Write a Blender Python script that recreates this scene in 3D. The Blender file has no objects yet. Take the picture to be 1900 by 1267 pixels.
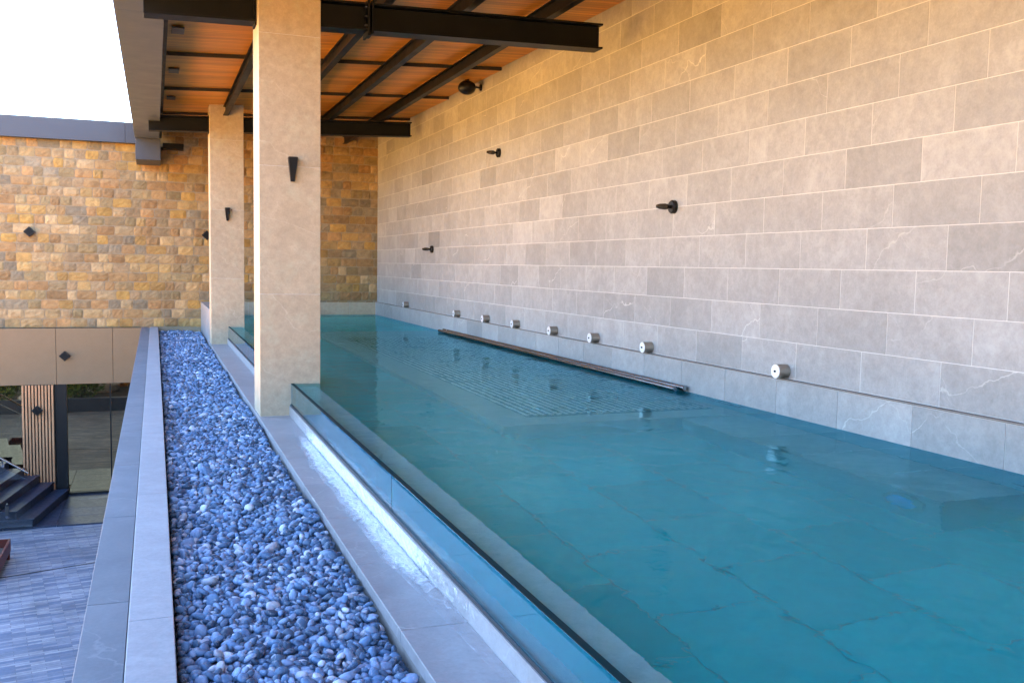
import bpy, bmesh, math, random
import numpy as np
from mathutils import Vector, Matrix
sc = bpy.context.scene
R = random.Random(7)
rad = math.radians

# ------------------------------------------------------------------ camera
# the camera stands at the origin, the water is 1.19 m below it, the courtyard 5.06 m
F, YAW, PIT, ROL = 1754.4, .3616, -.0794, .0171
d = Vector((math.sin(YAW)*math.cos(PIT), math.cos(YAW)*math.cos(PIT), math.sin(PIT)))
r = Vector((math.cos(YAW), -math.sin(YAW), 0)); u = r.cross(d)
r2 = math.cos(ROL)*r + math.sin(ROL)*u; u2 = -math.sin(ROL)*r + math.cos(ROL)*u
cd = bpy.data.cameras.new('camera'); cam = bpy.data.objects.new('camera', cd)
sc.collection.objects.link(cam); sc.camera = cam
cam.matrix_world = Matrix(((r2.x, u2.x, -d.x, 0), (r2.y, u2.y, -d.y, 0), (r2.z, u2.z, -d.z, 0), (0, 0, 0, 1)))
cd.sensor_width = 36; cd.lens = F/1900*36; cd.clip_start = .05; cd.clip_end = 2000

# ------------------------------------------------------------------ light
SUN_EL, SUN_AZ = rad(50), rad(62)
w = bpy.data.worlds.new('World'); sc.world = w; w.use_nodes = True
nt = w.node_tree; bg = nt.nodes['Background']; sky = nt.nodes.new('ShaderNodeTexSky')
sky.sky_type = 'NISHITA'; sky.sun_disc = False; sky.sun_elevation = SUN_EL; sky.sun_rotation = SUN_AZ
sky.dust_density = 1.0; sky.air_density = 1.0; sky.ozone_density = 4.5
nt.links.new(sky.outputs[0], bg.inputs[0]); bg.inputs[1].default_value = .15
sl = bpy.data.lights.new('sun', 'SUN'); sun = bpy.data.objects.new('sun', sl); sc.collection.objects.link(sun)
sl.energy = 5; sl.angle = rad(.5); sl.color = (1, .88, .70)
sdir = Vector((math.sin(SUN_AZ)*math.cos(SUN_EL), math.cos(SUN_AZ)*math.cos(SUN_EL), math.sin(SUN_EL)))
sun.rotation_euler = sdir.to_track_quat('Z', 'Y').to_euler(); sun.location = sdir*60
sc.view_settings.view_transform = 'Standard'; sc.view_settings.look = 'None'
sc.view_settings.exposure = 3.75; sc.view_settings.gamma = 1
cy = sc.cycles
cy.max_bounces = 18; cy.diffuse_bounces = 12; cy.glossy_bounces = 6; cy.transmission_bounces = 14; cy.transparent_max_bounces = 12
cy.use_denoising = True; cy.volume_bounces = 6
cy.caustics_reflective = False; cy.caustics_refractive = True; cy.sample_clamp_indirect = 8; cy.blur_glossy = .5

# ------------------------------------------------------------------ helpers
class MB:
    def __init__(s): s.v = []; s.f = []; s.c = []
    def face(s, pts, col=(1, 1, 1)):
        n = len(s.v); s.v += [tuple(p) for p in pts]; s.f.append(tuple(range(n, n+len(pts)))); s.c.append(col)
    def box(s, x0, x1, y0, y1, z0, z1, col=(1, 1, 1)):
        s.hexa([(x0, y0, z0), (x1, y0, z0), (x1, y1, z0), (x0, y1, z0), (x0, y0, z1), (x1, y0, z1), (x1, y1, z1), (x0, y1, z1)], col)
    def hexa(s, p, col=(1, 1, 1)):
        n = len(s.v); s.v += [tuple(q) for q in p]
        for f in ((0, 3, 2, 1), (4, 5, 6, 7), (0, 1, 5, 4), (1, 2, 6, 5), (2, 3, 7, 6), (3, 0, 4, 7)):
            s.f.append(tuple(n+i for i in f)); s.c.append(col)
    def tube(s, pts, rad_, n=12, caps=True, col=(1, 1, 1)):
        pts = [Vector(p) for p in pts]; rs = rad_ if isinstance(rad_, (list, tuple)) else [rad_]*len(pts)
        rings = []
        a = None
        for i, p in enumerate(pts):
            t = (pts[min(i+1, len(pts)-1)]-pts[max(i-1, 0)]).normalized()
            if a is None: a = t.orthogonal().normalized()
            a = (a-t*a.dot(t)).normalized(); b = t.cross(a)
            base = len(s.v)
            for k in range(n):
                th = 2*math.pi*k/n
                s.v.append(tuple(p+(a*math.cos(th)+b*math.sin(th))*rs[i]))
            rings.append(base)
        for i in range(len(rings)-1):
            for k in range(n):
                s.f.append((rings[i]+k, rings[i]+(k+1) % n, rings[i+1]+(k+1) % n, rings[i+1]+k)); s.c.append(col)
        if caps:
            s.f.append(tuple(rings[0]+k for k in reversed(range(n)))); s.c.append(col)
            s.f.append(tuple(rings[-1]+k for k in range(n))); s.c.append(col)
    def prism(s, poly, axis, a0, a1, col=(1, 1, 1)):
        def P(q, a): return (a, q[0], q[1]) if axis == 0 else ((q[0], a, q[1]) if axis == 1 else (q[0], q[1], a))
        n = len(poly); b = len(s.v)
        s.v += [P(q, a0) for q in poly]+[P(q, a1) for q in poly]
        s.f.append(tuple(range(b, b+n))); s.c.append(col)
        s.f.append(tuple(reversed(range(b+n, b+2*n)))); s.c.append(col)
        for i in range(n):
            j = (i+1) % n; s.f.append((b+i, b+n+i, b+n+j, b+j)); s.c.append(col)
    def build(s, name, mat, parent=None, bevel=0, smooth=False, seg=2, fixn=True):
        me = bpy.data.meshes.new(name)
        o0 = Vector(parent['_w']) if parent is not None and '_w' in parent else Vector((0, 0, 0))
        me.from_pydata([tuple(Vector(p)-o0) for p in s.v], [], s.f)
        at = me.color_attributes.new('Col', 'FLOAT_COLOR', 'CORNER')
        arr = np.ones((len(me.loops), 4), dtype=np.float32); i = 0
        for f, c in zip(s.f, s.c):
            arr[i:i+len(f), :3] = np.array(c, dtype=np.float32); i += len(f)
        at.data.foreach_set('color', arr.ravel())
        if fixn:
            bm = bmesh.new(); bm.from_mesh(me); bmesh.ops.recalc_face_normals(bm, faces=bm.faces); bm.to_mesh(me); bm.free()
        me.materials.append(mat)
        if smooth:
            me.polygons.foreach_set('use_smooth', [True]*len(me.polygons))
            me.set_sharp_from_angle(angle=rad(40))
        o = bpy.data.objects.new(name, me); sc.collection.objects.link(o)
        if parent is not None: o.parent = parent; o['_w'] = tuple(o0)
        if bevel:
            m = o.modifiers.new('bevel', 'BEVEL'); m.width = bevel; m.segments = seg; m.limit_method = 'ANGLE'; m.angle_limit = rad(40)
        return o
def tag(o, label=None, cat=None, group=None, kind=None):
    if label: o['label'] = label
    if cat: o['category'] = cat
    if group: o['group'] = group
    if kind: o['kind'] = kind
    return o
def thing(name, loc, label, cat, group=None, kind=None):
    o = bpy.data.objects.new(name, None); sc.collection.objects.link(o); o.location = loc; o['_w'] = tuple(loc)
    o.empty_display_size = .1
    return tag(o, label, cat, group, kind)
def clone(root, loc, label):
    def cp(o, p):
        c = o.copy(); sc.collection.objects.link(c)
        if p is not None: c.parent = p
        for ch in [x for x in sc.collection.objects if x.parent == o and x is not c and x.name not in made]:
            made.add(ch.name); cp(ch, c)
        return c
    made = set(); c = cp(root, None); c.location = loc; c['label'] = label
    return c

# ------------------------------------------------------------------ materials
class Mat:
    def __init__(s, name):
        s.m = bpy.data.materials.new(name); s.m.use_nodes = True; s.t = s.m.node_tree; s.N = s.t.nodes; s.L = s.t.links
        s.b = s.N['Principled BSDF']; s.out = s.N['Material Output']
    def n(s, typ, **kw):
        x = s.N.new('ShaderNode'+typ)
        for k, v in kw.items():
            if k in x.inputs: s.set(x.inputs[k], v)
            else: setattr(x, k, v)
        return x
    def set(s, inp, v):
        if hasattr(v, 'links') or isinstance(v, bpy.types.NodeSocket): s.L.new(v, inp)
        else:
            if isinstance(v, (tuple, list)) and len(v) == 3 and inp.type == 'RGBA': v = (*v, 1)
            inp.default_value = v
    def pos(s): return s.n('NewGeometry').outputs['Position']
    def col(s): return s.n('Attribute', attribute_name='Col').outputs['Color']
    def noise(s, vec, scale, detail=4, rough=.55, dist=0):
        x = s.N.new('ShaderNodeTexNoise'); s.L.new(vec, x.inputs['Vector'])
        x.inputs['Scale'].default_value = scale; x.inputs['Detail'].default_value = detail
        x.inputs['Roughness'].default_value = rough; x.inputs['Distortion'].default_value = dist
        return x.outputs['Fac']
    def ramp(s, fac, stops):
        x = s.N.new('ShaderNodeValToRGB'); s.L.new(fac, x.inputs[0]); e = x.color_ramp.elements
        while len(e) < len(stops): e.new(.5)
        for k, (p, c) in zip(e, stops):
            k.position = p; k.color = (*c, 1) if isinstance(c, (tuple, list)) else (c, c, c, 1)
        return x.outputs[0]
    def mix(s, a, b, fac, mode='MIX'):
        x = s.N.new('ShaderNodeMix'); x.data_type = 'RGBA'; x.blend_type = mode
        s.set(x.inputs[0], fac); s.set(x.inputs[6], a); s.set(x.inputs[7], b)
        return x.outputs[2]
    def math(s, op, a, b=0.0, c=None):
        x = s.N.new('ShaderNodeMath'); x.operation = op; s.set(x.inputs[0], a); s.set(x.inputs[1], b)
        if c is not None: s.set(x.inputs[2], c)
        return x.outputs[0]
    def vec(s, op, a, b):
        x = s.N.new('ShaderNodeVectorMath'); x.operation = op; s.set(x.inputs[0], a); s.set(x.inputs[1], b)
        return x.outputs[0]
    def bump(s, h, strength=.3, dist=.01, normal=None):
        x = s.N.new('ShaderNodeBump'); s.set(x.inputs['Height'], h); x.inputs['Strength'].default_value = strength
        x.inputs['Distance'].default_value = dist
        if normal is not None: s.L.new(normal, x.inputs['Normal'])
        s.L.new(x.outputs[0], s.b.inputs['Normal']); return x.outputs[0]
    def p(s, **kw):
        names = dict(color='Base Color', rough='Roughness', metal='Metallic', spec='Specular IOR Level', ior='IOR', trans='Transmission Weight', coat='Coat Weight')
        for k, v in kw.items(): s.set(s.b.inputs[names[k]], v)
        return s

def stone_mat(name, base, dark, light, vein=.25, rough=.55, usecol=True, bumps=.15, fine=60, veincol=(.8, .76, .7)):
    """honed limestone: clouded base, per-slab tone in Col (r = tone, g = offset, b = amount of veining)"""
    m = Mat(name); P = m.pos()
    if usecol:
        c = m.col(); sp = m.n('SeparateColor', Color=c)
        off = m.n('CombineXYZ', X=m.math('MULTIPLY', sp.outputs[1], 37), Y=m.math('MULTIPLY', sp.outputs[1], 91), Z=m.math('MULTIPLY', sp.outputs[1], 53)).outputs[0]
        P = m.vec('ADD', P, off)
    n1 = m.noise(P, 2.2, 5, .6, .6); n2 = m.noise(P, 14, 5, .65, .2); n3 = m.noise(P, fine, 4, .7)
    k = m.mix(dark, light, m.ramp(n1, [(.3, 0.), (.7, 1.)]))
    k = m.mix(k, base, .45)
    k = m.mix(k, m.ramp(n2, [(.25, .72), (.75, 1.18)]), .7, 'MULTIPLY')
    k = m.mix(k, m.ramp(n3, [(.3, .86), (.7, 1.08)]), .7, 'MULTIPLY')
    bl = m.ramp(m.noise(m.vec('ADD', P, (3, 7, 1)), 4.2, 9, .74, .4), [(.50, 0.), (.72, .42)])
    k = m.mix(k, tuple(min(.9, q*1.28) for q in light), bl)
    # veins: long, slightly jagged lines running slantwise through a slab
    sx = m.n('SeparateXYZ', Vector=P); wob1 = m.noise(P, 1.6, 3, .5, .3); wob2 = m.noise(P, 11, 4, .6)
    def vein_set(ky, kz, kx, wid, amt, off):
        t = m.math('ADD', m.math('MULTIPLY', sx.outputs[1], ky), m.math('ADD', m.math('MULTIPLY', sx.outputs[2], kz), m.math('MULTIPLY', sx.outputs[0], kx)))
        t = m.math('ADD', t, m.math('ADD', m.math('MULTIPLY', wob1, 1.1), m.math('MULTIPLY', wob2, .13)))
        dd = m.math('ABSOLUTE', m.math('SUBTRACT', m.math('FRACT', m.math('ADD', t, off)), .5))
        return m.ramp(dd, [(0., amt), (wid*.5, amt*.5), (wid, 0.)])
    vv = m.math('MAXIMUM', vein_set(.75, 1.5, .9, .012, 1., 0.), vein_set(-1.1, 1.2, .7, .008, .55, .3))
    vv = m.math('MULTIPLY', vv, m.ramp(m.noise(P, 3.1, 3, .6), [(.38, 0.), (.55, 1.)]))
    if usecol:
        vv = m.math('MULTIPLY', vv, sp.outputs[2])
        k = m.mix(k, m.mix((0, 0, 0), (2, 2, 2), m.math('MULTIPLY', sp.outputs[0], .5)), 1, 'MULTIPLY')
    k = m.mix(k, veincol, m.math('MULTIPLY', vv, vein))
    m.p(color=k, rough=m.ramp(n2, [(.2, rough-.12), (.8, rough+.12)]), spec=.4)
    m.bump(m.math('ADD', m.math('MULTIPLY', n2, .6), n3), bumps, .004)
    return m.m
def plain(name, color, rough=.5, metal=0, bumpscale=0, bumpamt=.1, var=.12, spec=.5):
    m = Mat(name); n = m.noise(m.pos(), 3.5, 5, .6); n2 = m.noise(m.pos(), 45, 4, .6)
    k = m.mix(tuple(color), m.ramp(n, [(.25, 1-var), (.75, 1+var)]), 1, 'MULTIPLY')
    k = m.mix(k, m.ramp(n2, [(.25, 1-var*.6), (.75, 1+var*.6)]), 1, 'MULTIPLY')
    m.p(color=k, rough=m.ramp(n, [(.2, max(.03, rough-.08)), (.8, rough+.08)]), metal=metal, spec=spec)
    if bumpscale: m.bump(m.noise(m.pos(), bumpscale, 5, .6), bumpamt, .01)
    return m.m

M = {}
M['wall'] = stone_mat('wall_limestone', (.60, .575, .55), (.50, .475, .45), (.69, .665, .64), vein=.5, rough=.5)
M['pillar'] = stone_mat('pillar_limestone', (.86, .665, .45), (.80, .605, .395), (.90, .72, .51), vein=.18, rough=.6, veincol=(.8, .7, .55))
M['curb'] = stone_mat('curb_limestone', (.56, .53, .53), (.47, .45, .46), (.64, .61, .61), vein=.35, rough=.42)
M['slab'] = stone_mat('coping_limestone', (.56, .52, .52), (.50, .47, .47), (.60, .57, .57), vein=.2, rough=.6)
M['cap'] = stone_mat('grey_coping', (.215, .225, .25), (.16, .17, .20), (.27, .28, .30), vein=.25, rough=.6, veincol=(.4, .4, .4))
M['pool'] = stone_mat('pool_tile', (.76, .77, .76), (.66, .67, .66), (.84, .85, .84), vein=.15, rough=.5)
M['grout'] = plain('grout', (.60, .565, .53), .9)
M['mortar'] = plain('mortar', (.26, .20, .13), .95, bumpscale=60, bumpamt=.4)
M['steel'] = plain('black_steel', (.0045, .005, .006), .42, 0, 30, .03, .3, .12)
M['steel_grey'] = plain('grey_steel', (.022, .023, .026), .45, .2, 0, .0, .1)
M['fascia'] = plain('fascia_metal', (.115, .13, .155), .4, .35, 4, .02, .06)
M['fascia_dark'] = plain('fascia_dark_metal', (.034, .036, .046), .55, 0, 0, 0, .06)
M['black'] = plain('black_satin', (.006, .006, .007), .4, spec=.2)
M['stainless'] = plain('stainless', (.30, .31, .33), .22, 1, 0, 0, .05)
M['tube'] = plain('underwater_tube', (.62, .62, .62), .3, 1, 0, 0, .05)
M['brushed'] = plain('brushed_brass_grey', (.36, .31, .26), .42, .85, 0, 0, .08)
M['jetcap'] = plain('jet_cap', (.72, .70, .70), .38, .3, 0, 0, .04)
M['bronze'] = plain('bronze_cladding', (.15, .098, .055), .42, .3, 0, 0, .10)
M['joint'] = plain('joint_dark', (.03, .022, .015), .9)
M['slate'] = stone_mat('dark_slate', (.025, .042, .085), (.018, .03, .065), (.035, .055, .105), vein=.12, rough=.35, veincol=(.2, .2, .25))
M['corten'] = plain('red_brown_metal', (.085, .012, .007), .5, .2, 40, .05, .25)
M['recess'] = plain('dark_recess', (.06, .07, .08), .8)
M['gasket'] = plain('gasket', (.01, .014, .02), .5)
M['concrete'] = plain('render_concrete', (.30, .27, .24), .85, 0, 40, .1)

def mk_wood():
    m = Mat('pine_ceiling'); P = m.pos(); sp = m.n('SeparateXYZ', Vector=P)
    # boards run along X, 9 cm wide in Y
    by = m.math('MULTIPLY', sp.outputs[1], 1/.095); bi = m.math('FLOOR', by); fr = m.math('FRACT', by)
    wn = m.n('TexWhiteNoise', noise_dimensions='1D', W=bi).outputs['Value']
    q = m.n('CombineXYZ', X=m.math('ADD', m.math('MULTIPLY', sp.outputs[0], .35), m.math('MULTIPLY', wn, 31)), Y=m.math('MULTIPLY', sp.outputs[1], 9), Z=wn).outputs[0]
    g = m.noise(q, 3, 6, .62, .9); g2 = m.noise(q, 14, 4, .6, .4)
    k = m.ramp(g, [(.25, (.36, .115, .006)), (.5, (.58, .215, .014)), (.8, (.76, .34, .035))])
    k = m.mix(k, m.ramp(wn, [(0., .72), (1., 1.12)]), 1, 'MULTIPLY')
    k = m.mix(k, m.ramp(g2, [(.3, .8), (.7, 1.1)]), .6, 'MULTIPLY')
    kn = m.n('TexVoronoi', Scale=1.0); kq = m.n('CombineXYZ', X=m.math('MULTIPLY', sp.outputs[0], 1.6), Y=m.math('MULTIPLY', sp.outputs[1], 5), Z=wn).outputs[0]
    m.L.new(kq, kn.inputs['Vector']); k = m.mix(k, (.14, .04, .01), m.ramp(kn.outputs['Distance'], [(.05, .8), (.11, 0.)]))
    seam = m.ramp(m.math('ABSOLUTE', m.math('SUBTRACT', fr, .5)), [(.455, 0.), (.485, 1.)])
    k = m.mix(k, (.10, .03, .008), m.math('MULTIPLY', seam, .8))
    m.p(color=k, rough=.42, spec=.4); m.bump(m.math('SUBTRACT', m.math('MULTIPLY', g, .3), seam), .35, .004)
    return m.m
M['wood'] = mk_wood()
def mk_slat():
    m = Mat('slat_wood'); P = m.pos(); sp = m.n('SeparateXYZ', Vector=P)
    q = m.n('CombineXYZ', X=m.math('MULTIPLY', sp.outputs[0], 14), Y=m.math('MULTIPLY', sp.outputs[1], 14), Z=m.math('MULTIPLY', sp.outputs[2], .8)).outputs[0]
    g = m.noise(q, 2.5, 5, .6)
    k = m.ramp(g, [(.3, (.34, .155, .065)), (.7, (.49, .25, .115))])
    m.p(color=k, rough=.6); return m.m
M['slat'] = mk_slat()
def mk_rock():
    m = Mat('split_stone'); P = m.pos(); c = m.col()
    n1 = m.noise(P, 6, 6, .65, .8); n2 = m.noise(P, 40, 5, .7)
    k = m.mix(c, m.ramp(n1, [(.25, (.62, .55, .50)), (.55, (1., 1., 1.)), (.8, (1.35, 1.2, 1.0))]), .9, 'MULTIPLY')
    k = m.mix(k, m.ramp(n2, [(.25, .75), (.75, 1.2)]), .7, 'MULTIPLY')
    k = m.mix(k, (.36, .20, .07), m.ramp(m.noise(m.vec('ADD', P, (9, 2, 4)), 3.3, 5, .6, 1.), [(.56, 0.), (.72, .45)]))
    m.p(color=k, rough=.8, spec=.25); m.bump(m.math('ADD', n1, m.math('MULTIPLY', n2, .5)), .45, .012); return m.m
M['rock'] = mk_rock()
def mk_pebble():
    m = Mat('river_pebble'); P = m.pos(); c = m.col()
    n1 = m.noise(P, 28, 4, .6, .6); n2 = m.noise(P, 160, 3, .6)
    k = m.mix(c, m.ramp(n1, [(.3, .7), (.7, 1.3)]), .8, 'MULTIPLY')
    k = m.mix(k, (.5, .5, .54), m.ramp(m.math('ABSOLUTE', m.math('SUBTRACT', m.noise(P, 17, 2, .5, 1.2), .5)), [(0., .45), (.012, 0.)]))
    m.p(color=k, rough=m.ramp(n2, [(.3, .42), (.7, .6)]), spec=.45); m.bump(n2, .12, .003); return m.m
M['pebble'] = mk_pebble()
def mk_water():
    m = Mat('pool_water'); m.N.remove(m.b)
    P = m.pos(); q = m.vec('MULTIPLY', P, (1.0, .8, 1.0))
    h = m.math('ADD', m.noise(q, 3.2, 2, .5, .6), m.math('MULTIPLY', m.noise(q, 10, 2, .5, .4), .28))
    bp = m.n('Bump', Height=h, Strength=.34, Distance=.028)
    rf = m.n('BsdfRefraction', Color=(1, 1, 1), Roughness=.0, IOR=1.333, Normal=bp.outputs[0])
    gs = m.n('BsdfGlossy', Color=(.38, .82, 1.0), Roughness=.0, Normal=bp.outputs[0])
    fn = m.n('Fresnel', IOR=1.23, Normal=bp.outputs[0]); fr = m.n('MixShader')
    m.L.new(fn.outputs[0], fr.inputs[0]); m.L.new(rf.outputs[0], fr.inputs[1]); m.L.new(gs.outputs[0], fr.inputs[2])
    va = m.n('VolumeAbsorption', Color=(.0, .97, 1.0), Density=1.0)
    vs_ = m.n('VolumeScatter', Color=(.0, .90, 1.0), Density=.55, Anisotropy=.0)
    ad = m.n('AddShader'); m.L.new(va.outputs[0], ad.inputs[0]); m.L.new(vs_.outputs[0], ad.inputs[1])
    m.L.new(fr.outputs[0], m.out.inputs['Surface']); m.L.new(ad.outputs[0], m.out.inputs['Volume'])
    return m.m
M['water'] = mk_water()
def mk_glass(name, col, dens, tint=(1, 1, 1), rough=0.):
    m = Mat(name); m.N.remove(m.b)
    fr = m.n('BsdfGlass', Color=tint, Roughness=rough, IOR=1.45)
    m.L.new(fr.outputs[0], m.out.inputs['Surface'])
    if dens:
        va = m.n('VolumeAbsorption', Color=col, Density=dens); m.L.new(va.outputs[0], m.out.inputs['Volume'])
    return m.m
M['glass'] = mk_glass('laminated_glass', (.08, .80, .90), 28.)
M['balu_glass'] = mk_glass('balustrade_glass', (.3, .8, .7), 6.)
M['glass_edge'] = plain('glass_edge', (.001, .022, .026), .6, 0, 0, 0, .1, .08)
M['lens'] = mk_glass('lamp_lens', (.1, .3, .9), 10., (.75, .88, 1))
def mk_door():
    m = Mat('bronze_door_glass'); m.N.remove(m.b)
    g = m.n('BsdfGlossy', Color=(.74, .50, .26), Roughness=.015); dfs = m.n('BsdfDiffuse', Color=(.012, .009, .007))
    mx = m.n('MixShader', Fac=.42); m.L.new(dfs.outputs[0], mx.inputs[1]); m.L.new(g.outputs[0], mx.inputs[2])
    m.L.new(mx.outputs[0], m.out.inputs['Surface']); return m.m
M['door'] = mk_door()
M['pool_floor'] = stone_mat('turquoise_pool_tile', (.14, .93, 1.0), (.09, .86, .97), (.2, .98, 1.0), vein=.1, rough=.5)
def mk_foam():
    m = Mat('running_water'); P = m.pos()
    q = m.vec('MULTIPLY', P, (18, 3.2, 30)); n = m.noise(q, 1., 6, .65, .8); n2 = m.noise(P, 22, 5, .65, 1.2)
    c = m.col(); sp = m.n('SeparateColor', Color=c)
    m.p(color=(.72, .74, .76), rough=.2, spec=.6)
    m.bump(m.math('ADD', n, n2), .9, .02)
    tr = m.n('BsdfTransparent'); gl = m.n('BsdfGlossy', Color=(.9, .92, 1), Roughness=.08, Normal=m.b.inputs['Normal'].links[0].from_socket)
    clear = m.n('MixShader', Fac=.12); m.L.new(tr.outputs[0], clear.inputs[1]); m.L.new(gl.outputs[0], clear.inputs[2])
    mask = m.ramp(m.math('ADD', m.math('ADD', m.math('MULTIPLY', n, .6), m.math('MULTIPLY', n2, .5)), m.math('SUBTRACT', sp.outputs[0], .62)), [(.42, 0.), (.70, .9)])
    mx = m.n('MixShader', Fac=mask); m.L.new(clear.outputs[0], mx.inputs[1]); m.L.new(m.b.outputs[0], mx.inputs[2])
    m.L.new(mx.outputs[0], m.out.inputs['Surface']); return m.m
M['foam'] = mk_foam()
def mk_pave():
    m = Mat('courtyard_paving'); P = m.pos()
    br = m.n('TexBrick', Scale=1.0, **{'Color1': (.055, .075, .12), 'Color2': (.23, .225, .235), 'Mortar': (.07, .07, .085)})
    m.L.new(m.n('VectorRotate', Vector=P, Angle=rad(-9)).outputs[0], br.inputs['Vector'])
    br.inputs['Mortar Size'].default_value = .004; br.inputs['Brick Width'].default_value = .34; br.inputs['Row Height'].default_value = .06; br.inputs['Bias'].default_value = -.1
    n = m.noise(P, 1.3, 5, .6, .6); n2 = m.noise(P, 25, 4, .6)
    k = m.mix(br.outputs['Color'], m.ramp(n, [(.3, .65), (.7, 1.35)]), .9, 'MULTIPLY')
    k = m.mix(k, m.ramp(n2, [(.3, .8), (.7, 1.2)]), .7, 'MULTIPLY')
    m.p(color=k, rough=.6); m.bump(m.math('SUBTRACT', m.math('MULTIPLY', n2, .3), br.outputs['Fac']), .4, .006); return m.m
M['pave'] = mk_pave()
def mk_ground():
    m = Mat('dry_ground'); P = m.pos(); n = m.noise(P, .25, 6, .6); n2 = m.noise(P, 4, 5, .65)
    k = m.mix(m.ramp(n, [(.35, (.74, .37, .07)), (.65, (.62, .33, .07))]), m.ramp(n2, [(.3, .75), (.7, 1.2)]), 1, 'MULTIPLY')
    m.p(color=k, rough=.95); m.bump(n2, .5, .05); return m.m
M['ground'] = mk_ground()
def mk_leaf(name, c1, c2):
    m = Mat(name); n = m.col(); sp = m.n('SeparateColor', Color=n)
    m.p(color=m.mix(c1, c2, sp.outputs[0]), rough=.5); return m.m
M['leaf'] = mk_leaf('green_leaf', (.05, .11, .02), (.11, .20, .03))
M['leaf_orange'] = mk_leaf('orange_leaf', (.55, .16, .02), (.62, .32, .03))
M['bark'] = plain('bark', (.09, .06, .04), .9, 0, 30, .5)

# ------------------------------------------------------------------ setting: ground
def struct(o): o['kind'] = 'structure'; return o
g = MB(); g.face([(-400, -400, -5.10), (400, -400, -5.10), (400, 400, -5.10), (-400, 400, -5.10)]); struct(g.build('ground', M['ground']))
g = MB(); g.face([(-9, -12, -5.06), (-.3, -12, -5.06), (-.3, 19.45, -5.06), (-9, 19.45, -5.06)]); struct(g.build('courtyard_paving', M['pave']))
R2 = random.Random(3)
g = MB()
for i in range(10):
    for j in range(4):
        x0 = -9+i*.9; y0 = 19.45+j*.65
        if y0+.65 > 22.0: y1 = 22.0
        else: y1 = y0+.65
        g.box(x0+.003, x0+.897, y0+.003, y1-.003, -5.085, -5.035, (.5+R2.uniform(-.12, .12), R2.random(), .5))
o = g.build('stone_landing', M['slate'], bevel=.003); struct(o)

# ------------------------------------------------------------------ tiles
def tiles(mb, u0, u1, v0, nrow, lu, lv, anchors, gap, fn, rnd, rows=None, tone=.075):
    for k in range(nrow):
        a = anchors[k % len(anchors)]; s = a-math.ceil((a-u0)/lu)*lu
        va, vb = v0+k*lv, v0+(k+1)*lv
        while s < u1:
            ua, ub = max(s, u0), min(s+lu, u1)
            if ub-ua > .02:
                t = .5*(1+rnd.gauss(0, tone)); vn = 0 if rnd.random() < .70 else rnd.uniform(.3, 1)
                fn(mb, ua+gap/2, ub-gap/2, va+gap/2, vb-gap/2, (t, rnd.random(), vn))
            s += lu
RW = random.Random(11)
XW, XL, WL = 4.90, 4.85, -1.19
wall = thing('tiled_wall', (XW, 8, -2.2), 'long grey beige limestone tile wall rising beside the pool', 'wall')
mb = MB()
def edge_tile(mb, x, a, b, c, e, col):
    q = RW.uniform(.015, .05); n = len(mb.v); hi = tuple((col[0]*RW.choice([1.0, 1.04, 1.10]), col[1], col[2]) for _ in range(4))
    mb.v += [(x, a, c), (x, b, c), (x, b, e), (x, a, e), (x, a+q, c+q*.6), (x, b-q, c+q*.6), (x, b-q, e-q*.6), (x, a+q, e-q*.6)]
    mb.v += [(XW+.02, a, c), (XW+.02, b, c), (XW+.02, b, e), (XW+.02, a, e)]
    mb.f.append((n+7, n+6, n+5, n+4)); mb.c.append([col]*4)
    for i in range(4):
        j = (i+1) % 4
        mb.f.append((n+i, n+4+i, n+4+j, n+j)); mb.c.append([hi[i], col, col, hi[j]])
        mb.f.append((n+i, n+j, n+8+j, n+8+i)); mb.c.append([hi[i], hi[j], hi[j], hi[i]])
def wtile(mb, a, b, c, e, col):
    j = RW.uniform(.001, .0022); edge_tile(mb, XW-j, a, b, c, min(e, 3.05), col)
tiles(mb, -8, 22.0, -.89, 13, .762, .302, [5.62, 5.37, 5.12], .0045, wtile, RW)
mb.build('wall_tiles', M['wall'], wall, fixn=False)
mb = MB(); mb.box(XW-.0006, 5.4, -8.2, 22.6, -2.2, 3.02); mb.build('wall_core', M['grout'], wall)
mb = MB()
def ltile(mb, a, b, c, e, col): mb.box(XL, XW+.01, a, b, c, e, col)
tiles(mb, -8, 21.99, -1.205, 1, .762, .302, [5.80], .005, ltile, RW)
mb.build('ledge_tiles', M['wall'], wall, bevel=.0015)
mb = MB(); mb.box(XL+.004, XW+.004, -8, 21.99, -2.2, -.892); mb.build('ledge_core', M['grout'], wall)
mb = MB(); mb.box(XL-.0012, XW-.0025, -8, 21.99, -.9025, -.8902); mb.build('ledge_groove', plain('groove_metal', (.17, .14, .12), .6), wall)

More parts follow.
